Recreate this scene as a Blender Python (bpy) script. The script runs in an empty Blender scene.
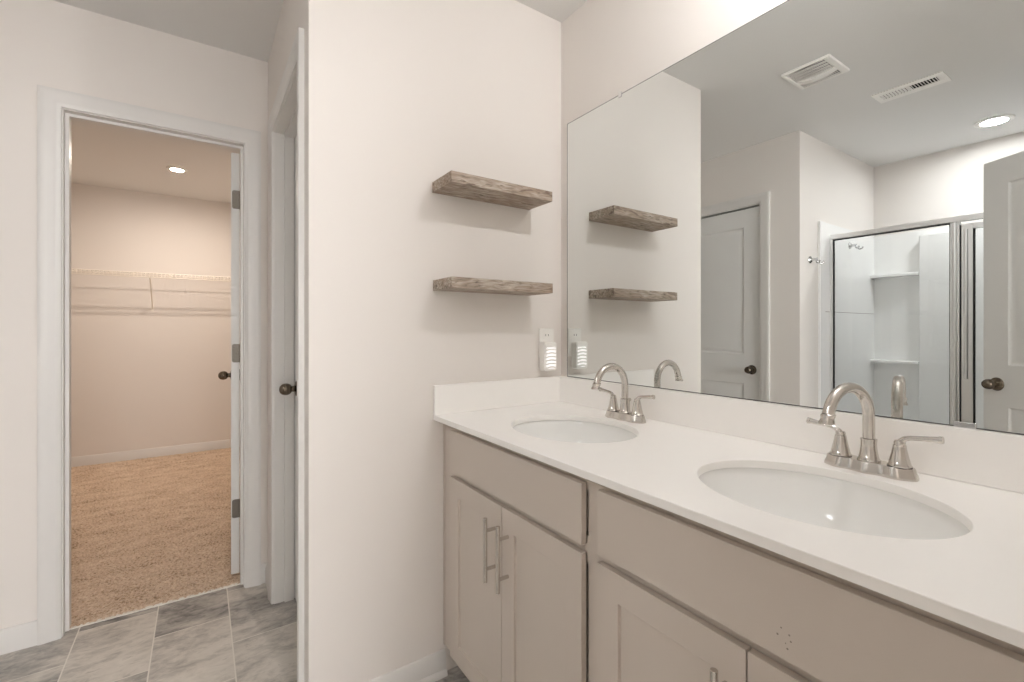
import bpy, bmesh, math, random
from mathutils import Vector, Matrix
random.seed(7)
PI = math.pi
SC = bpy.context.scene
COL = SC.collection

# ------------------------------------------------------------------ camera, world, exposure
cam_d = bpy.data.cameras.new('camera')
cam = bpy.data.objects.new('camera', cam_d)
COL.objects.link(cam)
cam.location = (0, 0, 1.1757)
cam.rotation_euler = (PI/2, 0, -math.radians(34.0))
cam_d.sensor_fit = 'HORIZONTAL'
cam_d.sensor_width = 36.0
cam_d.lens = 36.0*461.57/1024
cam_d.shift_y = -11.5/1024
cam_d.clip_start = 0.01
SC.camera = cam

w = bpy.data.worlds.new('world'); SC.world = w; w.use_nodes = True
w.node_tree.nodes['Background'].inputs[0].default_value = (0.9, 0.92, 1.0, 1)
w.node_tree.nodes['Background'].inputs[1].default_value = 0.3
vs = SC.view_settings
vs.view_transform = 'Standard'; vs.look = 'None'; vs.gamma = 1.0; vs.use_curve_mapping = False
vs.exposure = 0.0
SC.cycles.use_denoising = True
SC.cycles.max_bounces = 14
SC.cycles.diffuse_bounces = 8
SC.cycles.glossy_bounces = 6
SC.cycles.transparent_max_bounces = 12
SC.cycles.sample_clamp_indirect = 6.0
SC.cycles.blur_glossy = 0.05

GLOBE_POWER = 420.0       # emission strength of the vanity globes
CLOSET_POWER = 1050.0
SHOWER_POWER = 310.0
GLOBE_Y = (0.365,)
CLOSET_TINT = (1.0, 0.86, 0.74)
GLOBE_TINT = (1.0, 0.995, 1.0)
FILL_POWER = 15.0         # daylight at the unseen window added behind the camera for fill

# ------------------------------------------------------------------ helpers
def lin(c):
    return tuple((v/255/12.92 if v/255 <= 0.04045 else ((v/255+0.055)/1.055)**2.4) for v in c)

def new_mat(name):
    m = bpy.data.materials.new(name); m.use_nodes = True
    nt = m.node_tree
    return m, nt, nt.nodes['Principled BSDF']

def simple(name, rgb, rough=0.5, metal=0.0, bump=0.0, bscale=200, vary=0.0, vscale=8, spec=0.5, coat=0.0):
    m, nt, p = new_mat(name)
    p.inputs['Base Color'].default_value = (*lin(rgb), 1)
    p.inputs['Roughness'].default_value = rough
    p.inputs['Metallic'].default_value = metal
    p.inputs['Specular IOR Level'].default_value = spec
    p.inputs['Coat Weight'].default_value = coat
    tc = nt.nodes.new('ShaderNodeTexCoord')
    n = nt.nodes.new('ShaderNodeTexNoise'); n.inputs['Scale'].default_value = vscale; n.inputs['Detail'].default_value = 4
    nt.links.new(tc.outputs['Object'], n.inputs['Vector'])
    if vary:
        mx = nt.nodes.new('ShaderNodeMix'); mx.data_type = 'RGBA'
        a = lin(rgb); mx.inputs[6].default_value = (*[min(1, c*(1-vary)) for c in a], 1)
        mx.inputs[7].default_value = (*[min(1, c*(1+vary)) for c in a], 1)
        nt.links.new(n.outputs['Fac'], mx.inputs[0]); nt.links.new(mx.outputs[2], p.inputs['Base Color'])
    if bump:
        n2 = nt.nodes.new('ShaderNodeTexNoise'); n2.inputs['Scale'].default_value = bscale; n2.inputs['Detail'].default_value = 3
        nt.links.new(tc.outputs['Object'], n2.inputs['Vector'])
        b = nt.nodes.new('ShaderNodeBump'); b.inputs['Strength'].default_value = bump; b.inputs['Distance'].default_value = 0.002
        nt.links.new(n2.outputs['Fac'], b.inputs['Height']); nt.links.new(b.outputs['Normal'], p.inputs['Normal'])
    return m

def emit(name, rgb, strength):
    m, nt, p = new_mat(name)
    p.inputs['Base Color'].default_value = (0.9, 0.9, 0.9, 1)
    p.inputs['Emission Color'].default_value = (*rgb, 1)
    p.inputs['Emission Strength'].default_value = strength
    return m

M = {}
M['wall'] = simple('wall_paint', (228, 223, 218), 0.75, bump=0.08, bscale=350, spec=0.25)
M['ceil'] = simple('ceiling_paint', (224, 223, 221), 0.9, bump=0.25, bscale=160, spec=0.15)
M['trim'] = simple('trim_enamel', (220, 218, 215), 0.40, bump=0.03, bscale=60)
M['door'] = simple('door_enamel', (223, 223, 221), 0.45, bump=0.06, bscale=90)
M['cab'] = simple('greige_cabinet_paint', (202, 192, 182), 0.45, vary=0.02, bump=0.03, bscale=120)
M['cabside'] = simple('cabinet_gap_lining', (70, 62, 54), 0.7)
M['counter'] = simple('white_cultured_marble', (247, 245, 242), 0.28, vary=0.012, vscale=30, spec=0.4)
M['porcelain'] = simple('white_porcelain', (240, 240, 238), 0.12, spec=0.5)
M['nickel'] = simple('brushed_nickel', (207, 202, 196), 0.19, 1.0, vary=0.03, vscale=60)
M['chrome'] = simple('polished_chrome', (222, 223, 224), 0.10, 1.0)
M['alu'] = simple('bright_aluminium', (244, 244, 244), 0.42, 1.0)
M['bronze'] = simple('antique_nickel_bronze', (116, 106, 94), 0.24, 1.0, vary=0.15, vscale=40)
M['steel'] = simple('satin_hinge_steel', (128, 122, 114), 0.55, 1.0)
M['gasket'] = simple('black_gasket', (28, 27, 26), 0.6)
M['scuff'] = simple('scuff', (140, 131, 121), 0.7)
M['mirror_edge'] = simple('mirror_edge', (96, 96, 94), 0.4)
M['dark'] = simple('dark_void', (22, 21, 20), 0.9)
M['fiberglass'] = simple('white_fiberglass', (245, 245, 244), 0.22, spec=0.5)
M['plastic'] = simple('white_plastic', (238, 236, 232), 0.35)
M['vinylwhite'] = simple('white_vinyl_coated_wire', (238, 232, 222), 0.4)
M['caulk'] = simple('white_caulk', (236, 232, 224), 0.6, bump=0.4, bscale=80)
M['glow'] = emit('night_light_glow', (1.0, 0.99, 1.0), 0.85)
M['globe'] = emit('frosted_globe_lit', GLOBE_TINT, GLOBE_POWER)
M['closet_lens'] = emit('warm_lit_lens', CLOSET_TINT, CLOSET_POWER)
M['shower_lens'] = emit('lit_lens', (0.98, 0.985, 1.0), SHOWER_POWER)
M['window_fill'] = emit('fill_light_pane', (1.0, 0.985, 0.985), FILL_POWER)  # glowing pane of the unseen window, added to fill the room evenly

def mirror_mat():
    m, nt, p = new_mat('silvered_mirror')
    p.inputs['Base Color'].default_value = (0.80, 0.825, 0.82, 1)
    p.inputs['Metallic'].default_value = 1.0
    p.inputs['Roughness'].default_value = 0.0
    return m
M['mirror'] = mirror_mat()

def glass_mat():
    m, nt, p = new_mat('clear_pane_glass')
    out = nt.nodes['Material Output']
    tr = nt.nodes.new('ShaderNodeBsdfTransparent'); tr.inputs[0].default_value = (0.985, 0.988, 0.985, 1)
    gl = nt.nodes.new('ShaderNodeBsdfGlossy'); gl.inputs['Roughness'].default_value = 0.0
    fr = nt.nodes.new('ShaderNodeFresnel'); fr.inputs['IOR'].default_value = 1.45
    mx = nt.nodes.new('ShaderNodeMixShader')
    nt.links.new(fr.outputs[0], mx.inputs[0]); nt.links.new(tr.outputs[0], mx.inputs[1]); nt.links.new(gl.outputs[0], mx.inputs[2])
    nt.links.new(mx.outputs[0], out.inputs['Surface'])
    return m
M['glass'] = glass_mat()

def ramp(nt, pts):
    r = nt.nodes.new('ShaderNodeValToRGB')
    e = r.color_ramp.elements
    while len(e) < len(pts): e.new(0.5)
    for i, (pos, c) in enumerate(pts):
        e[i].position = pos; e[i].color = (*c, 1)
    return r

def wood_mat():
    m, nt, p = new_mat('weathered_driftwood')
    tc = nt.nodes.new('ShaderNodeTexCoord'); oi = nt.nodes.new('ShaderNodeObjectInfo')
    mul = nt.nodes.new('ShaderNodeVectorMath'); mul.operation = 'SCALE'
    cmb = nt.nodes.new('ShaderNodeCombineXYZ')
    for i in range(3): nt.links.new(oi.outputs['Random'], cmb.inputs[i])
    nt.links.new(cmb.outputs[0], mul.inputs[0]); mul.inputs['Scale'].default_value = 9.0
    add = nt.nodes.new('ShaderNodeVectorMath'); add.operation = 'ADD'
    nt.links.new(tc.outputs['Object'], add.inputs[0]); nt.links.new(mul.outputs[0], add.inputs[1])
    def noise(sx, sy, sz, scale, detail, dist=0.0):
        mp = nt.nodes.new('ShaderNodeMapping'); mp.inputs['Scale'].default_value = (sx, sy, sz)
        nt.links.new(add.outputs[0], mp.inputs['Vector'])
        n = nt.nodes.new('ShaderNodeTexNoise'); n.inputs['Scale'].default_value = scale
        n.inputs['Detail'].default_value = detail; n.inputs['Distortion'].default_value = dist
        nt.links.new(mp.outputs[0], n.inputs['Vector']); return n
    fine = noise(0.13, 1, 1, 150, 7, 0.5)
    blot = noise(0.30, 1, 1, 62, 6, 0.4)
    patch = noise(0.5, 1, 1, 11, 3)
    r1 = ramp(nt, [(0.30, lin((116, 104, 93))), (0.48, lin((166, 153, 140))), (0.68, lin((200, 190, 178)))])
    nt.links.new(fine.outputs['Fac'], r1.inputs[0])
    r2 = ramp(nt, [(0.57, (0, 0, 0)), (0.67, (0.9, 0.9, 0.9))]); nt.links.new(blot.outputs['Fac'], r2.inputs[0])
    mx = nt.nodes.new('ShaderNodeMix'); mx.data_type = 'RGBA'; mx.inputs[7].default_value = (*lin((84, 70, 60)), 1)
    nt.links.new(r2.outputs[0], mx.inputs[0]); nt.links.new(r1.outputs[0], mx.inputs[6])
    r3 = ramp(nt, [(0.38, (0, 0, 0)), (0.66, (0.55, 0.55, 0.55))]); nt.links.new(patch.outputs['Fac'], r3.inputs[0])
    mx2 = nt.nodes.new('ShaderNodeMix'); mx2.data_type = 'RGBA'; mx2.inputs[7].default_value = (*lin((146, 124, 106)), 1)
    nt.links.new(r3.outputs[0], mx2.inputs[0]); nt.links.new(mx.outputs[2], mx2.inputs[6])
    nt.links.new(mx2.outputs[2], p.inputs['Base Color'])
    p.inputs['Roughness'].default_value = 0.7
    b = nt.nodes.new('ShaderNodeBump'); b.inputs['Strength'].default_value = 0.35; b.inputs['Distance'].default_value = 0.002
    nt.links.new(fine.outputs['Fac'], b.inputs['Height']); nt.links.new(b.outputs[0], p.inputs['Normal'])
    return m
M['wood'] = wood_mat()

def tile_mat():
    # vinyl tile 0.25 m wide, 0.41 m long, alternate columns half a tile apart
    m, nt, p = new_mat('grey_stone_tile')
    L = nt.links.new
    def math_(op, a, b=None, c=None):
        n = nt.nodes.new('ShaderNodeMath'); n.operation = op
        for i, v in enumerate((a, b, c)):
            if v is None: continue
            if isinstance(v, (int, float)): n.inputs[i].default_value = v
            else: L(v, n.inputs[i])
        return n.outputs[0]
    geo = nt.nodes.new('ShaderNodeNewGeometry')
    sep = nt.nodes.new('ShaderNodeSeparateXYZ'); L(geo.outputs['Position'], sep.inputs[0])
    X, Y = sep.outputs[0], sep.outputs[1]
    u = math_('DIVIDE', math_('ADD', X, 0.40+2.5), 0.25)
    cu = math_('FLOOR', u); fu = math_('SUBTRACT', u, cu)
    par = math_('MODULO', cu, 2.0)                    # column -0.40..-0.15 -> 10 -> 0
    yo = math_('MULTIPLY', math_('GREATER_THAN', par, 0.5), 0.2)
    v = math_('DIVIDE', math_('ADD', math_('SUBTRACT', Y, yo), -2.048+4.1), 0.41)
    cv = math_('FLOOR', v); fv = math_('SUBTRACT', v, cv)
    du = math_('MULTIPLY', math_('MINIMUM', fu, math_('SUBTRACT', 1.0, fu)), 0.25)
    dv = math_('MULTIPLY', math_('MINIMUM', fv, math_('SUBTRACT', 1.0, fv)), 0.41)
    gu = math_('LESS_THAN', du, 0.0022); gv = math_('LESS_THAN', dv, 0.0020)
    grout = math_('MAXIMUM', gu, gv)
    cell = nt.nodes.new('ShaderNodeCombineXYZ'); L(cu, cell.inputs[0]); L(cv, cell.inputs[1])
    wn = nt.nodes.new('ShaderNodeTexWhiteNoise'); L(cell.outputs[0], wn.inputs['Vector'])
    off = nt.nodes.new('ShaderNodeVectorMath'); off.operation = 'SCALE'; L(wn.outputs['Color'], off.inputs[0]); off.inputs['Scale'].default_value = 13.0
    base = nt.nodes.new('ShaderNodeVectorMath'); base.operation = 'ADD'; L(geo.outputs['Position'], base.inputs[0]); L(off.outputs[0], base.inputs[1])
    def noise(sx, sy, scale, det, dist):
        mp = nt.nodes.new('ShaderNodeMapping'); mp.inputs['Scale'].default_value = (sx, sy, 1); mp.inputs['Rotation'].default_value = (0, 0, 0.12)
        L(base.outputs[0], mp.inputs['Vector'])
        n = nt.nodes.new('ShaderNodeTexNoise'); n.inputs['Scale'].default_value = scale; n.inputs['Detail'].default_value = det; n.inputs['Distortion'].default_value = dist
        n.inputs['Roughness'].default_value = 0.62
        L(mp.outputs[0], n.inputs['Vector']); return n.outputs['Fac']
    big = noise(0.6, 1.2, 6.5, 7, 0.7)
    fine = noise(0.8, 1.5, 26.0, 8, 0.8)
    r1 = ramp(nt, [(0.33, lin((104, 103, 101))), (0.46, lin((166, 162, 157))), (0.58, lin((204, 199, 191))), (0.75, lin((222, 217, 209)))])
    mixv = math_('ADD', math_('MULTIPLY', big, 0.60), math_('MULTIPLY', fine, 0.40))
    shift = math_('ADD', mixv, math_('MULTIPLY', math_('SUBTRACT', wn.outputs['Value'], 0.5), 0.16))
    L(shift, r1.inputs[0])
    r2 = ramp(nt, [(0.60, (0, 0, 0)), (0.74, (0.6, 0.6, 0.6))]); L(fine, r2.inputs[0])
    mx = nt.nodes.new('ShaderNodeMix'); mx.data_type = 'RGBA'; mx.inputs[7].default_value = (*lin((120, 112, 104)), 1)
    L(r2.outputs[0], mx.inputs[0]); L(r1.outputs[0], mx.inputs[6])
    mg = nt.nodes.new('ShaderNodeMix'); mg.data_type = 'RGBA'; mg.inputs[7].default_value = (*lin((222, 218, 210)), 1)
    L(grout, mg.inputs[0]); L(mx.outputs[2], mg.inputs[6]); L(mg.outputs[2], p.inputs['Base Color'])
    p.inputs['Roughness'].default_value = 0.42
    b = nt.nodes.new('ShaderNodeBump'); b.inputs['Strength'].default_value = 0.25; b.inputs['Distance'].default_value = 0.001
    L(math_('SUBTRACT', fine, math_('MULTIPLY', grout, 0.8)), b.inputs['Height']); L(b.outputs[0], p.inputs['Normal'])
    return m
M['tile'] = tile_mat()

def carpet_mat():
    m, nt, p = new_mat('tan_cut_pile_carpet')
    L = nt.links.new
    geo = nt.nodes.new('ShaderNodeNewGeometry')
    n1 = nt.nodes.new('ShaderNodeTexNoise'); n1.inputs['Scale'].default_value = 95; n1.inputs['Detail'].default_value = 5; n1.inputs['Roughness'].default_value = 0.7
    mp = nt.nodes.new('ShaderNodeMapping'); mp.inputs['Scale'].default_value = (2.2, 5.0, 1)
    n2 = nt.nodes.new('ShaderNodeTexNoise'); n2.inputs['Scale'].default_value = 2.6; n2.inputs['Detail'].default_value = 4
    L(geo.outputs['Position'], n1.inputs['Vector']); L(geo.outputs['Position'], mp.inputs[0]); L(mp.outputs[0], n2.inputs['Vector'])
    ad = nt.nodes.new('ShaderNodeMath'); ad.operation = 'MULTIPLY_ADD'; ad.inputs[1].default_value = 0.24; L(n2.outputs['Fac'], ad.inputs[0])
    m2 = nt.nodes.new('ShaderNodeMath'); m2.operation = 'MULTIPLY'; m2.inputs[1].default_value = 0.76; L(n1.outputs['Fac'], m2.inputs[0]); L(m2.outputs[0], ad.inputs[2])
    r = ramp(nt, [(0.34, lin((122, 98, 76))), (0.45, lin((202, 176, 150))), (0.56, lin((226, 206, 184))), (0.70, lin((244, 230, 212)))])
    L(ad.outputs[0], r.inputs[0]); L(r.outputs[0], p.inputs['Base Color'])
    p.inputs['Roughness'].default_value = 1.0; p.inputs['Specular IOR Level'].default_value = 0.05
    p.inputs['Sheen Weight'].default_value = 0.2
    b = nt.nodes.new('ShaderNodeBump'); b.inputs['Strength'].default_value = 0.7; b.inputs['Distance'].default_value = 0.008
    L(n1.outputs['Fac'], b.inputs['Height']); L(b.outputs[0], p.inputs['Normal'])
    return m
M['carpet'] = carpet_mat()

# ---- mesh helpers (all on a bmesh, world or local coordinates)
def B(): return bmesh.new()

def box(bm, x0, x1, y0, y1, z0, z1):
    v = [bm.verts.new(p) for p in ((x0,y0,z0),(x1,y0,z0),(x1,y1,z0),(x0,y1,z0),(x0,y0,z1),(x1,y0,z1),(x1,y1,z1),(x0,y1,z1))]
    for f in ((0,3,2,1),(4,5,6,7),(0,1,5,4),(1,2,6,5),(2,3,7,6),(3,0,4,7)): bm.faces.new([v[i] for i in f])
    return v

def frame_of(d):
    d = d.normalized(); a = Vector((0,0,1)) if abs(d.z) < 0.9 else Vector((1,0,0))
    x = d.cross(a).normalized(); return x, d.cross(x).normalized()

def tube(bm, pts, r, seg=12, cap=True):
    """swept round tube along pts; r a number or one radius per point"""
    pts = [Vector(p) for p in pts]; n = len(pts)
    rs = r if isinstance(r, (list, tuple)) else [r]*n
    rings = []; X = None
    for i in range(n):
        d = (pts[min(i+1,n-1)]-pts[max(i-1,0)]).normalized()
        if X is None: X, _ = frame_of(d)
        X = (X - d*X.dot(d)).normalized(); Y = d.cross(X)
        rings.append([bm.verts.new(pts[i]+(X*math.cos(2*PI*k/seg)+Y*math.sin(2*PI*k/seg))*rs[i]) for k in range(seg)])
    for i in range(n-1):
        for k in range(seg):
            bm.faces.new((rings[i][k], rings[i][(k+1)%seg], rings[i+1][(k+1)%seg], rings[i+1][k]))
    if cap:
        bm.faces.new(rings[0][::-1]); bm.faces.new(rings[-1])

def lathe(bm, prof, origin=(0,0,0), axis=(0,0,1), seg=24, sx=1.0, sy=1.0):
    """profile [(radius, height)] turned about axis"""
    o = Vector(origin); d = Vector(axis).normalized(); X, Y = frame_of(d)
    if abs(d.z) > 0.9: X, Y = Vector((1,0,0)), Vector((0,1,0)) if d.z > 0 else Vector((0,-1,0))
    rings = []
    for r, h in prof:
        if r < 1e-6: rings.append([bm.verts.new(o+d*h)])
        else: rings.append([bm.verts.new(o+d*h+X*(r*sx*math.cos(2*PI*k/seg))+Y*(r*sy*math.sin(2*PI*k/seg))) for k in range(seg)])
    for a, b in zip(rings[:-1], rings[1:]):
        for k in range(seg):
            q = [a[k%len(a)], a[(k+1)%len(a)], b[(k+1)%len(b)], b[k%len(b)]]
            u = []
            for vv in q:
                if vv not in u: u.append(vv)
            if len(u) >= 3: bm.faces.new(u)
    if len(rings[0]) > 1: bm.faces.new(rings[0][::-1])
    if len(rings[-1]) > 1: bm.faces.new(rings[-1])

def prism(bm, poly, axis, a0, a1):
    """polygon given in the two other axes, extruded along axis 'x'/'y'/'z'"""
    def P(p, a):
        return {'x': (a,p[0],p[1]), 'y': (p[0],a,p[1]), 'z': (p[0],p[1],a)}[axis]
    lo = [bm.verts.new(P(p,a0)) for p in poly]; hi = [bm.verts.new(P(p,a1)) for p in poly]
    n = len(poly)
    for i in range(n): bm.faces.new((lo[i], lo[(i+1)%n], hi[(i+1)%n], hi[i]))
    bm.faces.new(lo[::-1]); bm.faces.new(hi)

def panelled(bm, O, U, V, N, w, h, t, panels, prof, both=False):
    """slab w x h x t; front face at O+N*0, back at -N*t; panels (u0,u1,v0,v1) carry a stepped moulding prof [(inset, depth)]"""
    O, U, V, N = map(Vector, (O, U, V, N))
    def P(u, v, d): return O+U*u+V*v-N*d
    def face(side):
        D = (lambda d: d) if side == 0 else (lambda d: t-d)
        us = sorted({0, w, *[p[0] for p in panels], *[p[1] for p in panels]}); vv = sorted({0, h, *[p[2] for p in panels], *[p[3] for p in panels]})
        for a, b in zip(us[:-1], us[1:]):
            for c, d in zip(vv[:-1], vv[1:]):
                cx, cy = (a+b)/2, (c+d)/2
                if (prof and any(p[0] < cx < p[1] and p[2] < cy < p[3] for p in panels)): continue
                bm.faces.new([bm.verts.new(P(*q, D(0))) for q in ((a,c),(b,c),(b,d),(a,d))])
        for u0, u1, v0, v1 in panels:
            prev = None
            for ins, dep in [(0, 0)]+list(prof):
                loop = [P(u0+ins,v0+ins,D(dep)), P(u1-ins,v0+ins,D(dep)), P(u1-ins,v1-ins,D(dep)), P(u0+ins,v1-ins,D(dep))]
                if prev:
                    for k in range(4):
                        bm.faces.new([bm.verts.new(p) for p in (prev[k], prev[(k+1)%4], loop[(k+1)%4], loop[k])])
                prev = loop
            bm.faces.new([bm.verts.new(p) for p in prev])
    face(0)
    if both: face(1)
    else: bm.faces.new([bm.verts.new(P(*q, t)) for q in ((0,0),(w,0),(w,h),(0,h))])
    for (a, b), (c, d) in (((0,0),(w,0)), ((w,0),(w,h)), ((w,h),(0,h)), ((0,h),(0,0))):
        bm.faces.new([bm.verts.new(p) for p in (P(a,b,0), P(c,d,0), P(c,d,t), P(a,b,t))])
    bmesh.ops.remove_doubles(bm, verts=bm.verts, dist=1e-5)

def world_loc(o):
    p = Vector(o.location); q = o.parent
    while q: p = p+Vector(q.location); q = q.parent
    return p

def obj(name, bm, mat, parent=None, local=False, smooth=True, bevel=0.0, bseg=2, angle=35):
    """link a bmesh as ONE object. World coordinates unless local."""
    bmesh.ops.recalc_face_normals(bm, faces=bm.faces)
    me = bpy.data.meshes.new(name)
    o = bpy.data.objects.new(name, me); COL.objects.link(o)
    if parent:
        o.parent = parent
        if not local: bmesh.ops.translate(bm, verts=bm.verts, vec=-world_loc(parent))
    elif not local and bm.verts:
        xs = [v.co for v in bm.verts]
        c = Vector(((min(p.x for p in xs)+max(p.x for p in xs))/2, (min(p.y for p in xs)+max(p.y for p in xs))/2, min(p.z for p in xs)))
        bmesh.ops.translate(bm, verts=bm.verts, vec=-c); o.location = c
    if smooth:
        for f in bm.faces: f.smooth = True
        for e in bm.edges:
            if len(e.link_faces) == 2:
                e.smooth = e.calc_face_angle(0) < math.radians(angle)
    bm.to_mesh(me); bm.free()
    for mm in (mat if isinstance(mat, (list, tuple)) else [mat]): me.materials.append(mm)
    if bevel:
        md = o.modifiers.new('bevel', 'BEVEL'); md.width = bevel; md.segments = bseg; md.limit_method = 'ANGLE'; md.angle_limit = math.radians(40)
        md.harden_normals = True
    return o

def tag(o, label, cat, group=None):
    o['label'] = label; o['category'] = cat
    if group: o['group'] = group
    return o

def thing(name, label, cat, loc, group=None):
    o = bpy.data.objects.new(name, None); COL.objects.link(o)
    o.location = loc; o.empty_display_size = 0.05
    return tag(o, label, cat, group)

def struct(name, bm, mat, parent=None, label=None, **k):
    o = obj(name, bm, mat, parent, **k)
    if parent is None: o['kind'] = 'structure'
    if label: o['label'] = label
    return o

def dup(root, loc, label=None, group=None):
    r = root.copy(); COL.objects.link(r); r.location = loc
    if label: r['label'] = label
    if group: r['group'] = group
    for ch in list(root.children):
        c = ch.copy(); COL.objects.link(c); c.parent = r
        for g in list(ch.children):
            d = g.copy(); COL.objects.link(d); d.parent = c
    return r

# ------------------------------------------------------------------ key planes (metres)
F0 = -0.015           # floor
CE = 2.44             # ceiling
XM = 1.2315           # mirror wall
YS = 1.463            # shelf wall
XA = 0.264            # passage side of the shelf wall block
YD = 2.457            # wall with the closet doorway
XL = -0.70            # left wall (seen in the mirror)
YW = 1.408            # shower side wall
XB = -1.90            # shower back wall
YE = -0.06            # entry wall, behind the camera
CB = 5.42             # closet back wall
DH = 2.03             # door opening height

# ------------------------------------------------------------------ setting: floor, ceiling, walls
b = B(); box(b, -2.0, 1.34, -0.16, 2.505, F0-0.05, F0); struct('floor', b, M['tile'], smooth=False)
b = B(); box(b, -2.2, 2.2, -2.4, 5.55, CE, CE+0.06); struct('ceiling', b, M['ceil'], smooth=False)

def carpet(name, x0, x1, y0, y1, step, z):
    b = B(); nx, ny = int((x1-x0)/step), int((y1-y0)/step)
    g = [[b.verts.new((x0+(x1-x0)*i/nx, y0+(y1-y0)*j/ny, z+random.uniform(-0.004, 0.004))) for i in range(nx+1)] for j in range(ny+1)]
    for j in range(ny):
        for i in range(nx): b.faces.new((g[j][i], g[j][i+1], g[j+1][i+1], g[j+1][i]))
    me = bpy.data.meshes.new(name); b.to_mesh(me); b.free(); me.materials.append(M['carpet'])
    o = bpy.data.objects.new(name, me); COL.objects.link(o); o['kind'] = 'structure'; return o
carpet('floor_closet', -1.25, 0.5, 2.50, CB, 0.0085, F0+0.006)
b = B(); box(b, -2.2, 2.2, -2.4, -0.16, F0-0.05, F0); struct('floor_hall', b, M['tile'], smooth=False)

def wall_x(name, x0, x1, y0, y1, opening=None, mat='wall'):
    """wall running along y (thickness x0..x1); opening (ya, yb, top)"""
    b = B()
    if opening:
        ya, yb, zt = opening
        box(b, x0, x1, y0, ya, F0, CE); box(b, x0, x1, yb, y1, F0, CE); box(b, x0, x1, ya, yb, zt, CE)
    else: box(b, x0, x1, y0, y1, F0, CE)
    return struct(name, b, M[mat], smooth=False)
def wall_y(name, x0, x1, y0, y1, opening=None, mat='wall'):
    b = B()
    if opening:
        xa, xb, zt = opening
        box(b, x0, xa, y0, y1, F0, CE); box(b, xb, x1, y0, y1, F0, CE); box(b, xa, xb, y0, y1, zt, CE)
    else: box(b, x0, x1, y0, y1, F0, CE)
    return struct(name, b, M[mat], smooth=False)

JT = 0.018            # jamb thickness
SD = (1.600, 2.235)   # side door opening (y), between jamb faces
CD = (-0.442, 0.165)  # closet doorway (x), between jamb faces
LD = (1.661, 2.275)   # left wall door opening (y)
ED = (-0.46, 0.33)    # entry doorway (x)
wall_x('wall_mirror', XM, XM+0.10, -0.16, YS)
wall_y('wall_shelf', XA, XM+0.10, YS, YS+0.115)
wall_x('wall_alcove', XA, XA+0.115, YS+0.115, YD, (SD[0]-JT, SD[1]+JT, DH+JT))
wall_y('wall_closet_door', XL-0.12, XA+0.5, YD, YD+0.115, (CD[0]-JT, CD[1]+JT, DH+JT))
wall_x('wall_left', XL-0.115, XL, YW+0.11, YD, (LD[0]-JT, LD[1]+JT, DH+JT))
wall_y('wall_shower_side', XB-0.1, XL, YW, YW+0.11)
wall_x('wall_shower_back', XB-0.1, XB, -0.16, YW)
wall_y('wall_entry', XB, XM, YE-0.10, YE, (ED[0]-JT, ED[1]+JT, DH+JT))
wall_y('wall_closet_back', -1.35, 0.60, CB, CB+0.1)
wall_x('wall_closet_left', -1.35, -1.25, YD+0.115, CB)
wall_x('wall_closet_right', 0.50, 0.60, YD+0.115, CB)
wall_x('wall_hall_left', -2.2, -2.1, -2.4, -0.16)
wall_x('wall_hall_right', 2.1, 2.2, -2.4, -0.16)
b = B(); box(b, -2.1, -0.35, -2.4, -2.3, F0, CE); box(b, 1.25, 2.1, -2.4, -2.3, F0, CE); box(b, -0.35, 1.25, -2.4, -2.3, F0, 0.75); box(b, -0.35, 1.25, -2.4, -2.3, 2.15, CE)
struct('wall_hall_back', b, M['wall'], smooth=False)

# ------------------------------------------------------------------ trim: door casings with jambs, baseboards
CAS = [(0.000, 0.000), (0.000, 0.009), (0.002, 0.0105), (0.009, 0.0108), (0.012, 0.0128), (0.018, 0.0132), (0.024, 0.0130), (0.040, 0.0155),
       (0.048, 0.0175), (0.060, 0.018), (0.0645, 0.016), (0.0645, 0.000)]
def casing(b, axis, plane, sgn, a0, a1, top):
    """mitred casing round an opening a0..a1 on a wall plane; sgn points out of the wall; axis = the wall's running axis"""
    rv = 0.004
    rings = []
    for (a, z, sa, sz) in ((a0-rv, F0, -1, 0), (a0-rv, top+rv, -1, 1), (a1+rv, top+rv, 1, 1), (a1+rv, F0, 1, 0)):
        ring = []
        for o, tt in CAS:
            aa, zz, d = a+sa*o, z+sz*o, plane+sgn*tt
            ring.append(b.verts.new((aa, d, zz) if axis == 'x' else (d, aa, zz)))
        rings.append(ring)
    n = len(CAS)
    for r0, r1 in zip(rings[:-1], rings[1:]):
        for k in range(n): b.faces.new((r0[k], r0[(k+1)%n], r1[(k+1)%n], r1[k]))
    b.faces.new(rings[0]); b.faces.new(rings[-1][::-1])
def jambs(b, axis, p0, p1, a0, a1, top, stop=None):
    """jamb boards lining an opening through a wall p0..p1; stop (s0, s1, width)"""
    def bx(aa, ab, pa, pb, za, zb):
        if axis == 'x': box(b, aa, ab, pa, pb, za, zb)
        else: box(b, pa, pb, aa, ab, za, zb)
    e = 0.0005
    bx(a0-JT+e, a0, p0, p1, F0, top+JT-e); bx(a1, a1+JT-e, p0, p1, F0, top+JT-e); bx(a0, a1, p0, p1, top, top+JT-e)
    if stop:
        s0, s1 = stop; sw = 0.011
        bx(a0, a0+sw, s0, s1, F0, top); bx(a1-sw, a1, s0, s1, F0, top); bx(a0+sw, a1-sw, s0, s1, top-sw, top)

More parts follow.
